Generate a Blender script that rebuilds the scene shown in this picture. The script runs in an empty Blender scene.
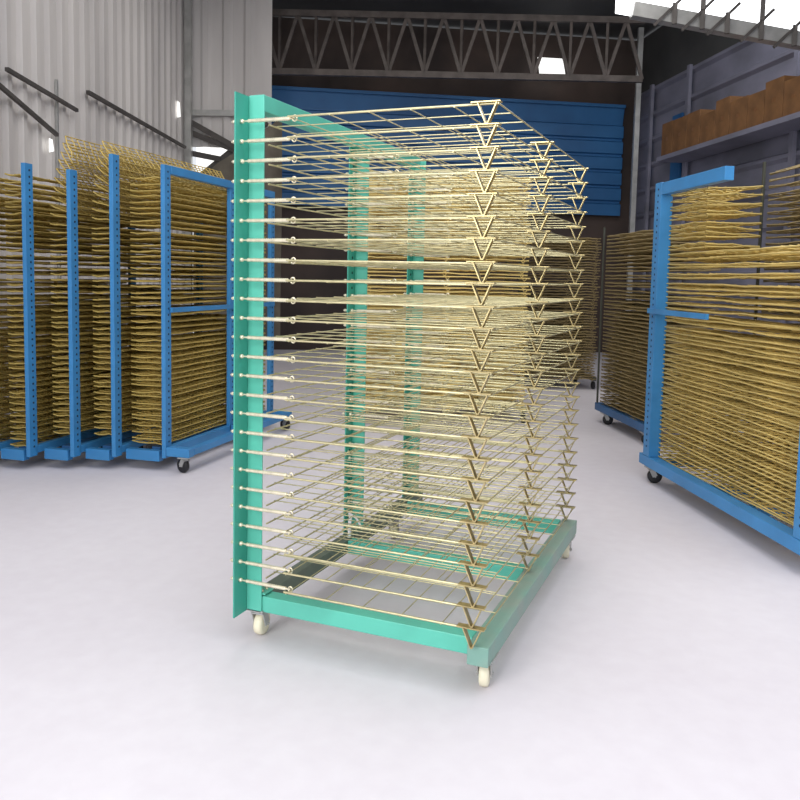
import bpy, math, random
from mathutils import Vector, Matrix
random.seed(7)
scene = bpy.context.scene
col = scene.collection
V = Vector

# ------------------------------------------------------------------ colour and materials
def lin(c):
    return tuple(((v/255)/12.92 if v/255 <= .04045 else ((v/255+.055)/1.055)**2.4) for v in c)

def mat(name, rgb, rough=.5, metal=0., var=.12, scale=8., rgb2=None, bump=0., emit=0., stretch=(1,1,1), spec=.5):
    m = bpy.data.materials.new(name); m.use_nodes = True
    nt = m.node_tree; b = nt.nodes['Principled BSDF']
    b.inputs['Roughness'].default_value = rough
    b.inputs['Metallic'].default_value = metal
    b.inputs['Specular IOR Level'].default_value = spec
    tc = nt.nodes.new('ShaderNodeTexCoord'); mp = nt.nodes.new('ShaderNodeMapping')
    mp.inputs['Scale'].default_value = stretch
    nz = nt.nodes.new('ShaderNodeTexNoise'); nz.inputs['Scale'].default_value = scale; nz.inputs['Detail'].default_value = 5
    rp = nt.nodes.new('ShaderNodeValToRGB')
    c = lin(rgb)
    lo = lin(rgb2) if rgb2 else tuple(v*(1-var) for v in c)
    hi = c if rgb2 else tuple(min(1, v*(1+var)) for v in c)
    rp.color_ramp.elements[0].position = .35; rp.color_ramp.elements[1].position = .65
    rp.color_ramp.elements[0].color = (*lo, 1); rp.color_ramp.elements[1].color = (*hi, 1)
    L = nt.links
    L.new(tc.outputs['Object'], mp.inputs['Vector']); L.new(mp.outputs['Vector'], nz.inputs['Vector'])
    L.new(nz.outputs['Fac'], rp.inputs['Fac']); L.new(rp.outputs['Color'], b.inputs['Base Color'])
    if bump:
        bp = nt.nodes.new('ShaderNodeBump'); bp.inputs['Strength'].default_value = bump; bp.inputs['Distance'].default_value = .01
        L.new(nz.outputs['Fac'], bp.inputs['Height']); L.new(bp.outputs['Normal'], b.inputs['Normal'])
    if emit:
        L.new(rp.outputs['Color'], b.inputs['Emission Color']); b.inputs['Emission Strength'].default_value = emit
    return m

M = {}
M['teal'] = mat('teal_paint', (92, 190, 170), .42, var=.08, scale=5)
M['teal_dark'] = mat('weathered_teal_paint', (122, 164, 152), .5, rgb2=(146, 158, 148), scale=4)
M['teal_shaded'] = mat('shaded_teal_paint', (66, 164, 146), .45, var=.06, scale=5)  # same teal paint, darkened so the flange colour carries its shade
M['back_rail'] = mat('grey_green_steel', (100, 112, 100), .5, var=.1)
M['zinc'] = mat('yellow_zinc_wire', (208, 200, 160), .36, .75, var=.10, scale=30)
M['zinc_dark'] = mat('yellow_zinc_strap', (190, 174, 128), .34, .85, var=.16, scale=40)
M['spring'] = mat('bright_zinc_spring', (238, 230, 204), .34, .7, var=.1, scale=60)
M['wire_left'] = mat('olive_gold_wire', (196, 172, 98), .45, .3, var=.25, scale=3)
M['wire_right'] = mat('gold_wire', (214, 190, 118), .45, .25, var=.22, scale=3)
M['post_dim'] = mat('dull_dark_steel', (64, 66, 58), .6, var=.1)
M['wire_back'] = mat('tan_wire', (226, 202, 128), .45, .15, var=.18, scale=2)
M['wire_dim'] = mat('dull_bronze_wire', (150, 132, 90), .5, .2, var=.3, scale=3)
M['blue'] = mat('blue_paint', (58, 132, 190), .42, var=.08, scale=5)
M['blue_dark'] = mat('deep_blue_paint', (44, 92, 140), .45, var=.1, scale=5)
M['hole'] = mat('dark_hole', (22, 44, 70), .8, var=.1)
M['hole_teal'] = mat('dark_teal_hole', (24, 70, 60), .8, var=.1)
M['rubber'] = mat('black_rubber', (28, 28, 32), .5, var=.2)
M['white_plastic'] = mat('cream_plastic', (232, 226, 200), .45, var=.08)
M['steel'] = mat('galvanised_steel', (178, 178, 176), .4, .4, var=.12)
M['floor'] = None
M['wall_grey'] = mat('grey_sheet_steel', (222, 218, 216), .6, .0, rgb2=(198, 194, 193), scale=1.2, stretch=(1, 1, .25))
M['wall_blue'] = mat('blue_sheet_steel', (46, 108, 164), .5, .05, rgb2=(36, 88, 138), scale=.9)
M['wall_right'] = mat('slate_panel', (132, 132, 150), .6, rgb2=(104, 104, 116), scale=1.0, stretch=(1, 1, 2))
M['wall_dark'] = mat('dark_brown_board', (84, 70, 64), .8, rgb2=(58, 50, 48), scale=.8)  # mottled dark brown for the back wall
M['roof'] = mat('dark_roof_sheet', (72, 72, 72), .7, var=.25, scale=1)
M['truss'] = mat('rusty_truss_steel', (96, 88, 84), .6, .2, var=.25, scale=6)
M['purlin'] = mat('dark_purlin_steel', (84, 80, 78), .6, .2, var=.2, scale=6)
M['glow'] = mat('daylight_panel', (250, 252, 255), .6, var=.01, emit=2.2)
M['glow2'] = mat('daylight_gap', (250, 250, 246), .6, var=.01, emit=1.1)
M['tarp'] = mat('drab_tarpaulin', (118, 112, 100), .8, rgb2=(92, 86, 78), scale=3, bump=.4)
M['card'] = mat('brown_cardboard', (128, 90, 54), .75, rgb2=(104, 72, 42), scale=5)
M['tape'] = mat('packing_tape', (116, 78, 44), .5, var=.15)
M['strap'] = mat('white_strap', (240, 240, 244), .4, var=.03)
M['ink'] = mat('concrete_shade', (120, 120, 120), .8)

def floor_material():
    m = bpy.data.materials.new('pale_concrete'); m.use_nodes = True
    nt = m.node_tree; b = nt.nodes['Principled BSDF']; L = nt.links
    tc = nt.nodes.new('ShaderNodeTexCoord')
    n1 = nt.nodes.new('ShaderNodeTexNoise'); n1.inputs['Scale'].default_value = .7; n1.inputs['Detail'].default_value = 6
    n2 = nt.nodes.new('ShaderNodeTexNoise'); n2.inputs['Scale'].default_value = 14; n2.inputs['Detail'].default_value = 8
    mx = nt.nodes.new('ShaderNodeMix'); mx.data_type = 'FLOAT'; mx.inputs[0].default_value = .3
    rp = nt.nodes.new('ShaderNodeValToRGB')
    rp.color_ramp.elements[0].position = .3; rp.color_ramp.elements[1].position = .7
    rp.color_ramp.elements[0].color = (*lin((208, 203, 210)), 1); rp.color_ramp.elements[1].color = (*lin((222, 219, 225)), 1)
    L.new(tc.outputs['Object'], n1.inputs['Vector']); L.new(tc.outputs['Object'], n2.inputs['Vector'])
    L.new(n1.outputs['Fac'], mx.inputs[2]); L.new(n2.outputs['Fac'], mx.inputs[3])
    L.new(mx.outputs[0], rp.inputs['Fac']); L.new(rp.outputs['Color'], b.inputs['Base Color'])
    b.inputs['Roughness'].default_value = .62; b.inputs['Specular IOR Level'].default_value = .3
    bp = nt.nodes.new('ShaderNodeBump'); bp.inputs['Strength'].default_value = .08; bp.inputs['Distance'].default_value = .01
    L.new(n2.outputs['Fac'], bp.inputs['Height']); L.new(bp.outputs['Normal'], b.inputs['Normal'])
    return m
M['floor'] = floor_material()

# ------------------------------------------------------------------ mesh collector
class MB:
    def __init__(s): s.v = []; s.f = []; s.sm = []
    def add(s, vs, fs, smooth=False):
        o = len(s.v); s.v += [tuple(p) for p in vs]
        for f in fs: s.f.append(tuple(i+o for i in f)); s.sm.append(smooth)
        return s
    def box(s, x0, x1, y0, y1, z0, z1):
        vs = [(x, y, z) for x in (x0, x1) for y in (y0, y1) for z in (z0, z1)]
        return s.add(vs, [(0,1,3,2),(4,6,7,5),(0,4,5,1),(2,3,7,6),(0,2,6,4),(1,5,7,3)])
    def bar(s, a, b, w, h, up=(0,0,1)):
        a = V(a); b = V(b); d = (b-a).normalized(); up = V(up)
        if abs(d.dot(up)) > .98: up = V((1,0,0))
        r = d.cross(up).normalized(); u = r.cross(d).normalized()
        vs = [p + r*(i*w/2) + u*(j*h/2) for p in (a, b) for i, j in ((-1,-1),(1,-1),(1,1),(-1,1))]
        return s.add(vs, [(3,2,1,0),(4,5,6,7),(0,1,5,4),(1,2,6,5),(2,3,7,6),(3,0,4,7)])
    def tube(s, pts, r, n=6, cap=True):
        pts = [V(p) for p in pts]; rings = []
        for i, p in enumerate(pts):
            d = (pts[min(i+1, len(pts)-1)] - pts[max(i-1, 0)]).normalized()
            up = V((0,0,1)) if abs(d.z) < .95 else V((1,0,0))
            a = d.cross(up).normalized(); b = a.cross(d).normalized()
            rings.append([p + a*(r*math.cos(2*math.pi*k/n)) + b*(r*math.sin(2*math.pi*k/n)) for k in range(n)])
        vs = [q for rg in rings for q in rg]; fs = []
        for i in range(len(pts)-1):
            for k in range(n):
                fs.append((i*n+k, i*n+(k+1) % n, (i+1)*n+(k+1) % n, (i+1)*n+k))
        s.add(vs, fs, True)
        if cap:
            s.add(rings[0], [tuple(range(n))[::-1]]); s.add(rings[-1], [tuple(range(n))])
        return s
    def lathe(s, prof, centre, axis, n=20):
        # prof: (radius, offset along axis)
        c = V(centre); ax = V(axis).normalized()
        up = V((0,0,1)) if abs(ax.z) < .9 else V((1,0,0))
        a = ax.cross(up).normalized(); b = ax.cross(a).normalized()
        vs = []; fs = []
        for r, t in prof:
            for k in range(n):
                th = 2*math.pi*k/n; vs.append(c + ax*t + a*(r*math.cos(th)) + b*(r*math.sin(th)))
        m = len(prof)
        for i in range(m-1):
            for k in range(n): fs.append((i*n+k, i*n+(k+1) % n, (i+1)*n+(k+1) % n, (i+1)*n+k))
        fs.append(tuple(range(n))[::-1]); fs.append(tuple((m-1)*n+k for k in range(n)))
        return s.add(vs, fs, True)
    def build(s, name, material, parent=None, bevel=0):
        me = bpy.data.meshes.new(name); me.from_pydata(s.v, [], s.f); me.update()
        me.polygons.foreach_set('use_smooth', s.sm)
        me.materials.append(material)
        o = bpy.data.objects.new(name, me); col.objects.link(o)
        if parent: o.parent = parent
        if bevel:
            b = o.modifiers.new('bevel', 'BEVEL'); b.width = bevel; b.segments = 2; b.limit_method = 'ANGLE'
        return o

def empty(name, loc=(0,0,0), rz=0):
    o = bpy.data.objects.new(name, None); col.objects.link(o)
    o.location = loc; o.rotation_euler = (0, 0, rz); o.empty_display_size = .1
    return o
def tag(o, label, cat, group=None):
    o['label'] = label; o['category'] = cat
    if group: o['group'] = group
    return o
def struct(o):
    o['kind'] = 'structure'; return o
def link_copy(o, parent):
    c = o.copy(); col.objects.link(c); c.parent = parent; return c

# ------------------------------------------------------------------ camera
CAM = V((1.4837, -2.1599, 1.232)); YAW, PIT, ROL = -.3874, -.0861, .0217
cy, sy = math.cos(YAW), math.sin(YAW)
fw = V((sy*math.cos(PIT), cy*math.cos(PIT), math.sin(PIT))); rt = V((cy, -sy, 0)); up = rt.cross(fw)
r2 = rt*math.cos(ROL) + up*math.sin(ROL); u2 = -rt*math.sin(ROL) + up*math.cos(ROL)
cd = bpy.data.cameras.new('camera'); cam = bpy.data.objects.new('camera', cd); col.objects.link(cam)
cam.matrix_world = Matrix(((r2.x, u2.x, -fw.x, CAM.x), (r2.y, u2.y, -fw.y, CAM.y), (r2.z, u2.z, -fw.z, CAM.z), (0,0,0,1)))
cd.sensor_width = 36; cd.lens = 803.26/800*36; cd.shift_x = -8.5/800; cd.shift_y = -53.4/800
cd.clip_start = .05; cd.clip_end = 200
scene.camera = cam

# ------------------------------------------------------------------ casters
def caster(parent, x, y, z_top, wheel_mat, roll=(0,1,0), rad=.038, off=.02):
    # a swivel caster: plate, fork and wheel; its top sits at z_top, the wheel on the floor
    a = V(roll).normalized(); t = V((-a.y, a.x, 0))          # a: axle, t: trail direction
    base = V((x, y, 0)); wc = base + t*off + V((0,0,rad))
    f = MB()
    f.box(x-.035, x+.035, y-.035, y+.035, z_top-.006, z_top)
    f.lathe([(.018, 0), (.018, .012)], (x, y, z_top-.018), (0,0,1), 12)
    for s in (-1, 1):
        p = a*(s*.021)
        f.bar(base + p + V((0,0,z_top-.016)), wc + p, .004, .03, up=t)
    f.bar(base + a*-.022 + V((0,0,z_top-.02)), base + a*.022 + V((0,0,z_top-.02)), .034, .005)
    f.tube([wc - a*.027, wc + a*.027], .006, 8)
    c = f.build('caster', M['steel'], parent)
    MB().lathe([(.012, -.016), (rad*.72, -.016), (rad*.95, -.013), (rad, -.006), (rad, .006), (rad*.95, .013), (rad*.72, .016), (.012, .016)], wc, a, 22).build('wheel', wheel_mat, c)
    return c

# ------------------------------------------------------------------ THE TEAL RACK
PITCH = .062; NL = 25; TOPZ = 1.71; D = .8525; W2 = .68; W3 = 1.377
rack = empty('drying_rack', (0,0,0))
tag(rack, 'tall teal drying rack of spaced wire trays standing alone in the middle of floor', 'rack')
PY = [(0, .073), (.80, .86), (1.44, 1.50)]        # flange edge and face of each post
for i, (fy, py) in enumerate(PY):
    zt = 1.80
    p = MB(); p.box(.003, .060, py, py+.006, .10 if i == 0 else .165, zt)
    p.box(.003, .0075, py+.006, py+.05, .165, zt)
    post = p.build('post', M['teal'], rack, .002)
    MB().box(-.002, .003, fy, py+.05, .10 if i == 0 else .15, zt-.003).build('flange', M['teal_shaded'], post)
    if i == 0: continue
    h = MB()
    for r in range(NL):
        z = TOPZ - r*PITCH - .031
        h.lathe([(.006, 0), (.006, .0006)], (.0032, fy+.035, z), (1,0,0), 8)
    h.build('drill_hole', M['hole_teal'], post)['kind'] = 'stuff'
t = MB(); t.box(.012, .058, .081, 1.438, 1.748, 1.80); t.build('top_rail', M['teal'], rack, .002)
# base
b = MB(); b.box(.012, .066, .136, 1.55, .105, .160); b.build('back_rail', M['back_rail'], rack, .002)
def cross(y0, y1, x0=-.045, x1=.797, z0=.105, z1=.16, m='teal'):
    return MB().box(x0, x1, y0, y1, z0, z1).build('cross_rail', M[m], rack, .003)
cross(.081, .134, -.045, .797, .10, .155)
cross(.70, .755, .068, .797); cross(1.33, 1.385, .068, .797)
MB().box(.80, .866, .02, 1.405, .10, .160).build('front_rail', M['teal_dark'], rack, .003)
# foot brackets at the posts
for fy, py in PY:
    g = MB(); g.box(.010, .07, py+.008, py+.06, .1605, .165); g.build('foot_plate', M['teal'], rack)
    bo = MB()
    for dx, dy in ((.052, .02), (.052, .045)): bo.lathe([(.006, 0), (.006, .006)], (dx, py+dy, .165), (0,0,1), 6)
    bo.build('bolt', M['spring'], rack)
for x, y, a in ((.03, .108, (1,.1,0)), (.04, 1.24, (1,.3,0)), (.835, .09, (1,.2,0)), (.835, 1.33, (1,.2,0))):
    caster(rack, x, y, .105, M['white_plastic'], a, .04)

# one tray: a welded grid; then its V straps and its hinge springs as sub-parts
XW = [.200, .335, .465, .595, .725, D]
YW = [k*W3/10 for k in range(11)]
g = MB()
for x in XW[:-1]: g.tube([(x, -.004, -.003), (x, W3+.004, -.003)], .0018, 5)
g.tube([(D, -.004, 0), (D, W3+.004, 0)], .0023, 6)
g.tube([(.070, .086, -.004), (.070, W3+.10, -.004)], .0028, 6)
for k, y in enumerate(YW):
    if k in (0, 5, 10): g.tube([(.19 if k == 0 else .068, y, 0), (D, y, 0)], .0034 if k == 0 else .0026, 6)
    else: g.tube([(.068, y, 0), (D, y, 0)], .0019, 5)
tray0 = g.build('tray', M['zinc'], rack); tray0.location = (0, 0, TOPZ)
def strap(y):
    # folded flat strap: flat top with two tabs, two legs meeting in a point that rests on the tray below
    m = MB(); w = .012; th = .0012
    prof = [(.778, .0035), (.858, .0035)]
    m.box(.776, .860, y-w, y+w, .0030, .0062)
    tip = -.055; xc = .822
    for x0 in (.795, .849):
        m.bar((x0, y, .002), (xc + (x0-xc)*.08, y  , tip), .021, .0032, up=V((1,0,0)))
    m.box(xc-.004, xc+.004, y-.010, y+.010, tip-.001, tip+.003)
    return m
for y in (0., W2, W3):
    strap(y).build('support_strap', M['zinc_dark'], tray0)
def hinge(y):
    m = MB()
    m.tube([(-.030, y, 0), (.198, y, 0)], .0032, 6)
    # closely wound spring sleeve
    pr = []
    n = 22
    for i in range(n+1):
        x = .030 + (.182-.030)*i/n
        pr += [(.0052, x), (.0068, x + .5*(.152/n))] if i < n else [(.0052, x)]
    m.lathe(pr, (0, y, 0), (1,0,0), 8)
    m.lathe([(.006, .003), (.0075, .005), (.0075, .011), (.006, .014)], (0, y, 0), (1,0,0), 6)
    m.lathe([(.006, -.026), (.006, -.018)], (0, y, 0), (1,0,0), 6)
    # hook ring at the end
    ring = [(.198 + .008*math.cos(a), y, .009*math.sin(a)) for a in [k*2*math.pi/12 for k in range(13)]]
    m.tube(ring, .0026, 5, False)
    return m
for fy, py in PY:
    hinge(fy + .028).build('hinge_spring', M['spring'], tray0)
for r in range(1, NL):
    t_ = link_copy(tray0, rack)
    t_.location = (random.uniform(-.002, .002), 0, TOPZ - r*PITCH)
    t_.rotation_euler = (0, random.uniform(-.0025, .0025), 0)
    for ch in list(tray0.children): link_copy(ch, t_)

# white strap hanging from the second lowest tray
st = MB()
ppts = [(.06, .735, .268), (.064, .733, .25), (.06, .731, .215), (.062, .73, .18), (.058, .73, .165)]
st.tube(ppts, .0075, 6)
st.tube([(.064, .733, .262), (.082, .74, .25), (.10, .742, .225), (.112, .742, .205)], .0045, 5)
tag(st.build('plastic_tie', M['strap']), 'white plastic tie hanging from a low tray beside the middle teal post', 'tie')

# ------------------------------------------------------------------ BLUE RACKS
def wire_tray(x0, x1, y0, y1, nx, ny, r, m, straps=True, sag=0., name='tray', parent=None, rim=True, seed=0):
    g = MB(); rng = random.Random(seed)
    for i in range(nx+1):
        x = x0 + (x1-x0)*i/nx
        n = 7; ys = [y0 + (y1-y0)*k/n for k in range(n+1)]
        g.tube([(x, y, rng.uniform(-sag, sag)) for y in ys], r*1.15 if i in (0, nx) else r, 4, False)
    for k in range(ny+1):
        y = y0 + (y1-y0)*k/ny
        n = 4; xs = [x0 + (x1-x0)*i/n for i in range(n+1)]
        g.tube([(x, y, rng.uniform(-sag, sag)) for x in xs], r*1.3 if k in (0, ny) else r, 4, False)
    if straps:
        s = 1 if x1 > x0 else -1
        for y in (y0, (y0+y1)/2, y1):
            for dx in (0, .045):
                g.bar((x1 - s*dx, y, 0), (x1 - s*.0225, y, -.03), .012, .002, up=V((1,0,0)))
    return g.build(name, m, parent)

def post_with_holes(parent, x, y, w, d, z0, z1, m, holes=True, n=40):
    p = MB().box(x-w/2, x+w/2, y-d/2, y+d/2, z0, z1).build('post', m, parent, .002)
    if holes:
        h = MB()
        for k in range(n):
            z = z0 + .06 + (z1-z0-.1)*k/(n-1)
            h.lathe([(.007, 0), (.007, .001)], (x+w/2, y+.004, z), (1,0,0), 8)
            h.lathe([(.007, 0), (.007, .001)], (x-w/2-.001, y+.004, z), (1,0,0), 8)
        h.build('drill_hole', M['hole'], p)['kind'] = 'stuff'
    return p

def fill_trays(root, m, n, pitch, ztop, x0, x1, y0, y1, nx, ny, r=.0036, sag=.004, jitter=.004, lift=(), straps=True, short=0, short_y=1., wob=.03):
    protos = []
    for k in range(n):
        if k == short: protos = []
        if len(protos) < 3:
            o = wire_tray(x0, x1, y0, y0 + (y1-y0)*(short_y if k < short else 1), nx, int(ny*(short_y if k < short else 1)), r, m, straps, sag, 'tray', root, seed=k+n); protos.append(o)
        else:
            o = link_copy(protos[k % 3], root)
        o.location = (0, 0, ztop - k*pitch + random.uniform(-jitter, jitter))
        tilt = random.uniform(-wob, wob)
        if k < len(lift): tilt = -lift[k]*(1 if x1 > x0 else -1)
        o.rotation_euler = (random.uniform(-.007, .007), tilt, 0)

# left group: x runs across the group, y runs away from the camera; trays reach to the left (-x)
LANG = math.atan2(.12, 1.)                      # local y -> (-.12, 1)
left_specs = [
    # x, y, post top, label, lift of the top trays, depth
    ((-1.734, 1.797), 1.875, 'blue drying rack with black caster and mid rail, nearest the teal rack', (.0, .0), .27),
    ((-2.020, 1.678), 1.93, 'blue drying rack second from the right in the left row, its post tallest', (.95, .85, .75, .65, .55, .45, .36, .27, .18, .1), .185),
    ((-2.238, 1.562), 1.83, 'blue drying rack third from the right in the left row, its top trays raised highest', (1.2, 1.1, 1.0, .88, .76, .64, .52, .4, .3, .2, .1), .185),
    ((-2.468, 1.442), 1.86, 'blue drying rack fourth from the right in the left row, beside the left edge', (.08, .04), .185),
    ((-2.700, 1.330), 1.86, 'blue drying rack at the far left end of the left row, mostly cut off', (.08, .04), .3),
]
for i, (pxy, zt, label, lift, dep) in enumerate(left_specs):
    root = empty('drying_rack', (pxy[0], pxy[1], 0), LANG)
    tag(root, label, 'rack')
    ys = (0.035, .86, 1.52) if i == 0 else (0.035, 1.52)
    for y in ys[::1]: post_with_holes(root, -.014, y, .028, .066, .085, zt, M['blue'], True, 44)
    if i in (0,):
        MB().box(-.040, .004, .070, 1.545, zt-.05, zt).build('top_rail', M['blue'], root, .002)
        MB().bar((.013, .05, 1.0), (.013, 1.52, 1.0), .016, .03).build('mid_rail', M['blue'], root)
    # base: cross rails running left, and a long back rail
    MB().box(-dep-(.03 if i else .012), -.046, .0, .05, .06, .125).build('cross_rail', M['blue'], root, .002)
    MB().box(-dep-.0, -.05, 1.50, 1.55, .085, .14).build('cross_rail', M['blue'], root, .002)
    MB().box(-.045, .0, .055, 1.49, .10, .145).build('back_rail', M['blue'], root, .002)
    if i == 0:
        MB().box(.006, .165, -.005, .055, .10, .155).build('cross_rail', M['blue'], root, .003)
        MB().box(.006, .165, .83, .885, .10, .15).build('cross_rail', M['blue'], root, .003)
        MB().box(.006, .165, 1.49, 1.545, .10, .15).build('cross_rail', M['blue'], root, .003)
        MB().box(.115, .165, .06, 1.485, .105, .15).build('outer_rail', M['blue'], root, .003)
        caster(root, .125, .02, .10, M['rubber'], (.35, 1, 0), .045)
        caster(root, .14, 1.51, .10, M['rubber'], (.3, 1, 0), .045)
    for yy in (.42, 1.25): caster(root, -.10, yy, .105, M['rubber'], (1, .1, 0), .036)
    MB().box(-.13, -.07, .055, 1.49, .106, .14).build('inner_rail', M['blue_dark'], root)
    fill_trays(root, M['wire_left'], 46, .0365, (1.86 if len(lift) > 3 else zt-.075), -.045, -dep-.0, .05, 1.49, 6, 26, .0038, .005, .004, lift, False)

# right group: local x -> away to the right, local y -> toward the camera
RU = V((.48, -.877, 0)).normalized()
RANG = math.atan2(-RU.x, RU.y)                 # rotation that takes +y to RU
def right_local(): return None
def rack_right(loc, label, zt, length, wire, paint, posts, n, pitch, depth=.32, top=None, mid=None, sx=-1, post_w=.055, casters=(), lift=(), cross_at=(), ny=16, overhang=.08, rails=True, ztray=None, short=0, short_y=1., x_in=.065, r=.0038, wob=.03):
    root = empty('drying_rack', (loc[0], loc[1], 0), RANG)
    tag(root, label, 'rack')
    for y in posts: post_with_holes(root, sx*post_w*.5, y, post_w, post_w*1.15, .165, zt, paint if post_w > .03 else M['post_dim'], post_w > .03, 44)
    if top: MB().box(min(0, sx*.05), max(0, sx*.05), posts[0]+post_w*.58+.002, top, zt-.075, zt-.005).build('top_rail', paint, root, .002)
    if mid: MB().bar((-sx*.012, posts[0]-.03, 1.06), (-sx*.012, mid, 1.06), .018, .03).build('mid_rail', paint, root)
    if rails:
        MB().box(min(0, sx*.07), max(0, sx*.07), -overhang, length, .10, .163).build('back_rail', paint, root, .003)
        for y in cross_at:
            MB().box(min(sx*.072, sx*depth), max(sx*.072, sx*depth), y-.025, y+.025, .105, .15).build('cross_rail', paint, root, .003)
    for (cx, cyy) in casters: caster(root, cx*sx, cyy, .10, M['rubber'], (.25, 1, 0), .045)
    fill_trays(root, wire, n, pitch, ztray or zt-.08, sx*x_in, sx*depth, 0.04, length, 6, ny, r, .005, .004, lift, False, short, short_y, wob)
    return root
# with +y -> RU the local +x axis points to the left-front, so trays reach along local -x ... sx chosen from geometry below
ex = Vector((math.cos(RANG), math.sin(RANG), 0))
SX = 1 if ex.dot(V((.877, .48, 0))) > 0 else -1
r1 = rack_right((1.005, 2.936), 'bright blue drying rack with dense gold trays and short mid rail at right front', 1.83, 1.62, M['wire_right'], M['blue'], (0., 1.60), 56, .0287, .38, .80, .72, SX, .075, ((.03, .03),), (.05, .03), (.03, .68, 1.05, 1.5), 24, .10, ztray=1.745, short=12, short_y=.29, wob=.055)
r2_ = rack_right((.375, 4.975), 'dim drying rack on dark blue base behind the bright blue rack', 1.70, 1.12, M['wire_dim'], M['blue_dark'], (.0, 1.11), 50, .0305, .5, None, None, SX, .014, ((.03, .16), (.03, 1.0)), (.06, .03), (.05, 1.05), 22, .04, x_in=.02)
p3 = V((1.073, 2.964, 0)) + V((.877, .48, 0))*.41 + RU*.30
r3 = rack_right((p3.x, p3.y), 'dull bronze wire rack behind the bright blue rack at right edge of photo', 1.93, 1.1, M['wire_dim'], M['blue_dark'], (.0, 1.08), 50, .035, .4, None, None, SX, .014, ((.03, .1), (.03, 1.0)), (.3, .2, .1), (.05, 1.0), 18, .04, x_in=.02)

# racks standing further back, seen through the teal rack
def rack_back(loc, ang, label, zt, length, depth, wire, n, pitch, paint, ny=14, r=.0045):
    root = empty('drying_rack', (loc[0], loc[1], 0), ang)
    tag(root, label, 'rack')
    for x in (0., length):
        MB().box(x-.02, x+.02, depth-.04, depth, .10, zt).build('post', paint, root)
        MB().box(x-.02, x+.02, .0, depth-.042, .10, .14).build('cross_rail', paint, root)
        for yy in (.05, depth-.06): MB().lathe([(.02, -.015), (.045, -.012), (.045, .012), (.02, .015)], (x, yy, .045), (1,0,0), 14).build('wheel', M['rubber'], root)
    MB().box(.022, length-.022, depth-.04, depth, .10, .14).build('back_rail', paint, root)
    MB().box(.022, length-.022, depth-.04, depth, zt-.05, zt).build('top_rail', paint, root)
    protos = []
    for k in range(n):
        if len(protos) < 3:
            g = MB(); rng = random.Random(k+50)
            for i in range(6):
                y = .0 + (depth-.045)*i/5
                g.tube([(x*length/10, y, rng.uniform(-.006, .006)) for x in range(11)], r*1.1, 4, False)
            for i in range(ny+1):
                x = length*i/ny
                g.tube([(x, 0, 0), (x, depth-.045, 0)], r*.8, 4, False)
            for x in (.05, length*.5, length-.05):
                for dx in (-.02, .02): g.bar((x+dx, 0, 0), (x, 0, -pitch*.8), .012, .003, up=V((1,0,0)))
            o = g.build('tray', wire, root); protos.append(o)
        else: o = link_copy(protos[k % 3], root)
        o.location = (random.uniform(-.02, .02), 0, zt - .04 - k*pitch + random.uniform(-.004, .004))
    return root

# ------------------------------------------------------------------ THE HALL
fh = V((sy, cy, 0))                                    # the hall runs roughly along this direction
def H(lat, d, z=0.): return V((CAM.x, CAM.y, 0)) + rt*lat + fh*d + V((0, 0, z))
BANG = math.atan2(rt.y, rt.x)
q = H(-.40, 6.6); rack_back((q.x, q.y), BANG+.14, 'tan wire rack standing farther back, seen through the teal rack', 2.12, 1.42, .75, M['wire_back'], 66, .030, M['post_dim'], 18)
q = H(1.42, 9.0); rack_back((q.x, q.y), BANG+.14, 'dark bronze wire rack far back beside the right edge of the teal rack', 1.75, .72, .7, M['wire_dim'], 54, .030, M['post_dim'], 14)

f = MB(); f.add([H(-9, -6), H(9, -6), H(9, 15.5), H(-9, 15.5)], [(0,1,2,3)])
struct(f.build('floor', M['floor']))

def corrugated(name, m, a, b, z0, z1, period, depth, horizontal=False):
    a = V(a); b = V(b); a.z = b.z = 0
    d = (b-a); Ln = d.length; d.normalize(); nrm = V((d.y, -d.x, 0))
    g = MB()
    if not horizontal:
        n = int(Ln/period); xs = []
        for i in range(n):
            for fr, o in ((0, 0), (.5, 0), (.62, 1), (.88, 1)): xs.append(((i+fr)*period, o*depth))
        xs.append((n*period, 0)); xs.append((Ln, 0)) if Ln - n*period > 1e-3 else None
        vs = []
        for x, o in xs:
            p = a + d*x + nrm*o
            vs += [(p.x, p.y, z0), (p.x, p.y, z1)]
        fs = [(2*i, 2*i+2, 2*i+3, 2*i+1) for i in range(len(xs)-1)]
    else:
        n = int((z1-z0)/period); zs = []
        for i in range(n):
            for fr, o in ((0, 0), (.72, 0), (.82, 1), (.93, 1)): zs.append((z0+(i+fr)*period, -o*depth))
        zs.append((z1, 0)); vs = []
        for z, o in zs:
            for p in (a, b):
                w = p + nrm*o; vs.append((w.x, w.y, z))
        fs = [(2*i, 2*i+1, 2*i+3, 2*i+2) for i in range(len(zs)-1)]
    g.add(vs, fs)
    return g.build(name, m)

ROOFZ = 5.3
# left wall: grey corrugated sheet, running away to a column
LW = -3.2
struct(corrugated('wall_left', M['wall_grey'], H(LW, -1), H(LW, 11.5), 0, ROOFZ, .25, .035))
# sloping dark braces across the left wall
def wallbar(name, lat, d0, z0, d1, z1, w=.06, m='purlin'):
    return struct(MB().bar(H(lat, d0, z0), H(lat, d1, z1), w, w).build(name, M[m]))
wallbar('trim_1', LW+.08, 7.86, 2.93, 11.2, 2.94, .035)
wallbar('trim_2', LW+.08, 6.3, 2.752, 7.6, 2.706, .03)
wallbar('trim_3', LW+.08, 6.1, 2.62, 7.17, 2.407, .03)
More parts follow.
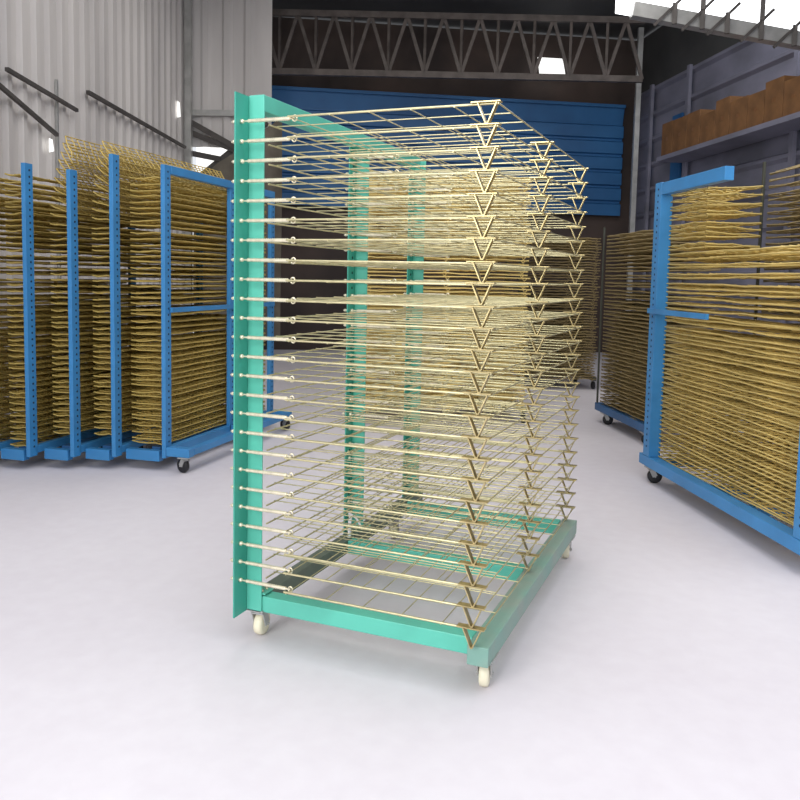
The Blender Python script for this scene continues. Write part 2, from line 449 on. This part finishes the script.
# posts of the hall along the left
def column(lat, d, w, z0, z1, name, m, label):
    c = struct(MB().box(-w/2, w/2, -w/2, w/2, z0, z1).build(name, M[m])); p = H(lat, d); c.location = (p.x, p.y, 0); c.rotation_euler.z = BANG; return c
column(LW+.07, 11.4, .09, 0, ROOFZ, 'trim_4', 'steel', '')
column(LW+.045, 7.25, .025, 0, 2.9, 'trim_5', 'steel', '')
# the short return wall facing the camera
struct(corrugated('wall_return', M['wall_grey'], H(LW+.05, 11.55), H(-2.0, 11.55), 3.0, ROOFZ, .3, .03))
struct(MB().bar(H(LW+.1, 11.48, 3.46), H(-2.05, 11.48, 3.47), .05, .08).build('trim_6', M['steel']))
for k, (a, b) in enumerate((((LW+.1, 3.32), (-2.4, 2.95)), ((LW+.1, 3.18), (-2.42, 2.93)), ((LW+.1, 2.90), (-2.7, 2.83)), ((LW+.12, 2.52), (-2.05, 3.36)))):
    struct(MB().bar(H(a[0], 11.45+.02*k, a[1]), H(b[0], 11.45+.02*k, b[1]), .05, .075).build('trim_%d' % (7+k), M['purlin']))
struct(MB().add([H(LW+.1, 11.7, 2.45), H(-2.5, 11.7, 2.55), H(-2.5, 11.7, 3.02), H(LW+.1, 11.7, 3.05)], [(0,1,2,3)]).build('window_1', M['glow2']))
# drab tarpaulin hung under the brace
tp = MB(); nx, nz = 14, 10; vs = []; fs = []
for i in range(nx+1):
    for j in range(nz+1):
        u = i/nx; v = j/nz
        zt = 2.48 + .93*u; z = zt*(1-v) + .3*v
        vs.append(H(LW+.15 + 1.25*u, 11.30 + .06*math.sin(u*16+v*2) + .03*math.sin(v*7+u*5), z))
for i in range(nx):
    for j in range(nz): a = i*(nz+1)+j; fs.append((a, a+1, a+nz+2, a+nz+1))
tp.add(vs, fs, True)
tag(tp.build('tarpaulin', M['tarp']), 'drab grey tarpaulin hanging below bright gap beside the left column', 'tarpaulin')

# back wall
RC = (3.8, 14.0); BL = (-3.4, 12.97)
struct(MB().add([H(*BL, 0), H(*RC, 0), H(*RC, ROOFZ), H(*BL, ROOFZ)], [(0,1,2,3)]).build('wall_back', M['wall_dark']))
sh = V((0,0,0)) - fh*.12
a = H(-2.75, 12.9); b = H(3.55, 13.82)
bw = corrugated('wall_back_cladding', M['wall_blue'], a, b, 2.35, 4.15, .26, .05, True); struct(bw)
struct(MB().bar(H(-2.75, 12.86, 4.16), H(3.55, 13.78, 4.16), .05, .05).build('trim_11', M['wall_blue']))
struct(MB().add([H(2.05, 13.45, 4.5), H(2.5, 13.52, 4.5), H(2.42, 13.51, 4.85), H(2.0, 13.45, 4.85)], [(0,1,2,3)]).build('window_2', M['glow2']))
# tall steel column in the back right corner
column(3.62, 13.3, .08, 0, ROOFZ, 'trim_12', 'steel', '')

# right wall: wide horizontal boards, running from the back corner toward the camera
RE = (3.8 + .143*15, -1.0)
a = H(*RC); b = H(*RE)
struct(corrugated('wall_right', M['wall_right'], a, b, 0, 4.40, .40, -.05, True))
struct(MB().add([V((a.x, a.y, 4.4)), V((b.x, b.y, 4.4)), V((b.x, b.y, ROOFZ)), V((a.x, a.y, ROOFZ))], [(0,1,2,3)]).build('wall_right_upper', M['roof']))
wd = (b-a).normalized(); wn = V((wd.y, -wd.x, 0))
if wn.dot(H(0, 8)-a) < 0: wn = -wn
def RWp(s, out, z): p = a + wd*s + wn*out; return V((p.x, p.y, z))
def wbox(s0, s1, o0, o1, z0, z1):
    m = MB(); vs = [RWp(s, o, z) for s in (s0, s1) for o in (o0, o1) for z in (z0, z1)]
    m.add(vs, [(0,1,3,2),(4,6,7,5),(0,4,5,1),(2,3,7,6),(0,2,6,4),(1,5,7,3)]); return m
struct(wbox(1.55, 1.85, .052, .09, 2.75, 3.75).build('trim_13', M['wall_blue']))
for k, s in enumerate((.75, 2.0, 4.6)):
    struct(wbox(s-.04, s+.04, .052, .10, 0, 4.4).build('trim_%d' % (14+k), M['wall_right']))
# ledge with brown cartons
shelf = wbox(1.95, 6.4, .055, .50, 3.0, 3.06).build('wall_ledge', M['wall_right'])
struct(shelf)
s = 2.05; k = 0
while s < 6.2:
    w = .36 + random.uniform(-.03, .05); h = .40 + random.uniform(-.03, .08)
    c = empty('cardboard_box', RWp(s+w/2, .28, 3.06), math.atan2(wd.y, wd.x))
    tag(c, 'brown cardboard box in the row on the high ledge of the right wall', 'box', 'cardboard boxes on the right wall ledge')
    MB().box(-w/2, w/2, -.2, .2, 0, h).build('carton', M['card'], c, .004)
    tb = MB(); tb.box(-w/2-.001, w/2+.001, -.025, .025, h, h+.002)
    tb.box(-.03, .03, -.2015, .2015, h*.45, h*.55); tb.build('tape', M['tape'], c)
    s += w + .012; k += 1

# roof: dark sheets on trusses, open at the front
struct(MB().add([H(-9, 1.5, ROOFZ+.02), H(9, 1.5, ROOFZ+.02), H(9, 15.5, ROOFZ+.02), H(-9, 15.5, ROOFZ+.02)], [(3,2,1,0)]).build('ceiling', M['roof']))
for k, d in enumerate((12.3,)):
    m = MB()
    zl, zh = 4.25, 5.1
    m.bar(H(-3.1, d, zl), H(3.4, d, zl), .07, .09); m.bar(H(-3.1, d, zh), H(3.4, d, zh), .07, .09)
    n = 12
    for i in range(n):
        x0 = -3.1 + 6.5*i/n; x1 = -3.1 + 6.5*(i+1)/n
        m.bar(H(x0, d, zl), H((x0+x1)/2, d, zh), .035, .05); m.bar(H((x0+x1)/2, d, zh), H(x1, d, zl), .035, .05)
        m.bar(H(x0, d, zl), H(x0, d, zh), .03, .04)
    tag(m.build('roof_truss', M['truss']), 'dark steel roof truss crossing above the blue back wall', 'truss')
# a lit clerestory on a sloping beam in the upper right
bd = 9.0
bm = MB().bar(H(2.35, bd, 4.17), H(4.8, bd, 3.79), .14, .15)
tag(bm.build('roof_beam', M['steel']), 'pale sloping roof beam under the bright skylight at upper right', 'beam')
struct(MB().add([H(2.2, bd+.15, 4.18), H(4.95, bd+.15, 3.76), H(4.95, bd+.15, ROOFZ), H(2.2, bd+.15, ROOFZ)], [(0,1,2,3)]).build('window_3', M['glow']))
for k, la in enumerate((2.78, 3.08, 3.35, 3.72, 4.08)):
    z = 4.17 - (la-2.35)*.155
    m = MB(); m.bar(H(la, bd-.1, z-.1), H(la, bd-.1, z+.12), .035, .05); m.bar(H(la-.22, bd-.1, z-.12), H(la+.12, bd-.1, z+.22), .03, .03)
    if k in (1, 3): m.bar(H(la, bd-.1, z+.1), H(la, bd-.1, ROOFZ), .07, .05)
    tag(m.build('beam_bracket', M['purlin']), 'dark steel bracket on the sloping beam under the skylight', 'bracket', 'brackets on the sloping roof beam')

# small gaps of daylight in the left wall
for k, (d, z, w, h) in enumerate(((7.05, 2.36, .10, .12), (10.9, 3.50, .16, .22))):
    struct(MB().add([H(LW+.06, d, z-h), H(LW+.06, d+w, z-h*.8), H(LW+.06, d+w*.7, z), H(LW+.06, d, z)], [(0,1,2,3)]).build('window_%d' % (4+k), M['glow2']))

# ------------------------------------------------------------------ light
w = bpy.data.worlds.new('world'); scene.world = w; w.use_nodes = True
bg = w.node_tree.nodes['Background']; bg.inputs['Color'].default_value = (.93, .96, 1, 1); bg.inputs['Strength'].default_value = .9
def area(name, loc, target, sx, sy_, power, colr=(1,1,1)):
    l = bpy.data.lights.new(name, 'AREA'); l.shape = 'RECTANGLE'; l.size = sx; l.size_y = sy_; l.energy = power; l.color = colr
    o = bpy.data.objects.new(name, l); col.objects.link(o); o.location = loc
    o.rotation_euler = (V(target)-V(loc)).to_track_quat('-Z', 'Y').to_euler(); return o
area('door_light', (-1.6, -6.5, 3.6), (.3, 3, .8), 6, 3.5, 640, (1, .99, .97))
area('floor_fill', (1.6, .2, 5.2), (1.6, .2, 0), 6, 5, 235, (1, .985, 1))  # added overhead fill to brighten the floor, no fixture behind it
area('hall_light', H(.5, 8.0, 5.1), H(.5, 8.2, 0), 5, 4, 110, (1, .97, .92))

vs_ = scene.view_settings
vs_.view_transform = 'Standard'; vs_.look = 'None'; vs_.exposure = 0; vs_.gamma = 1
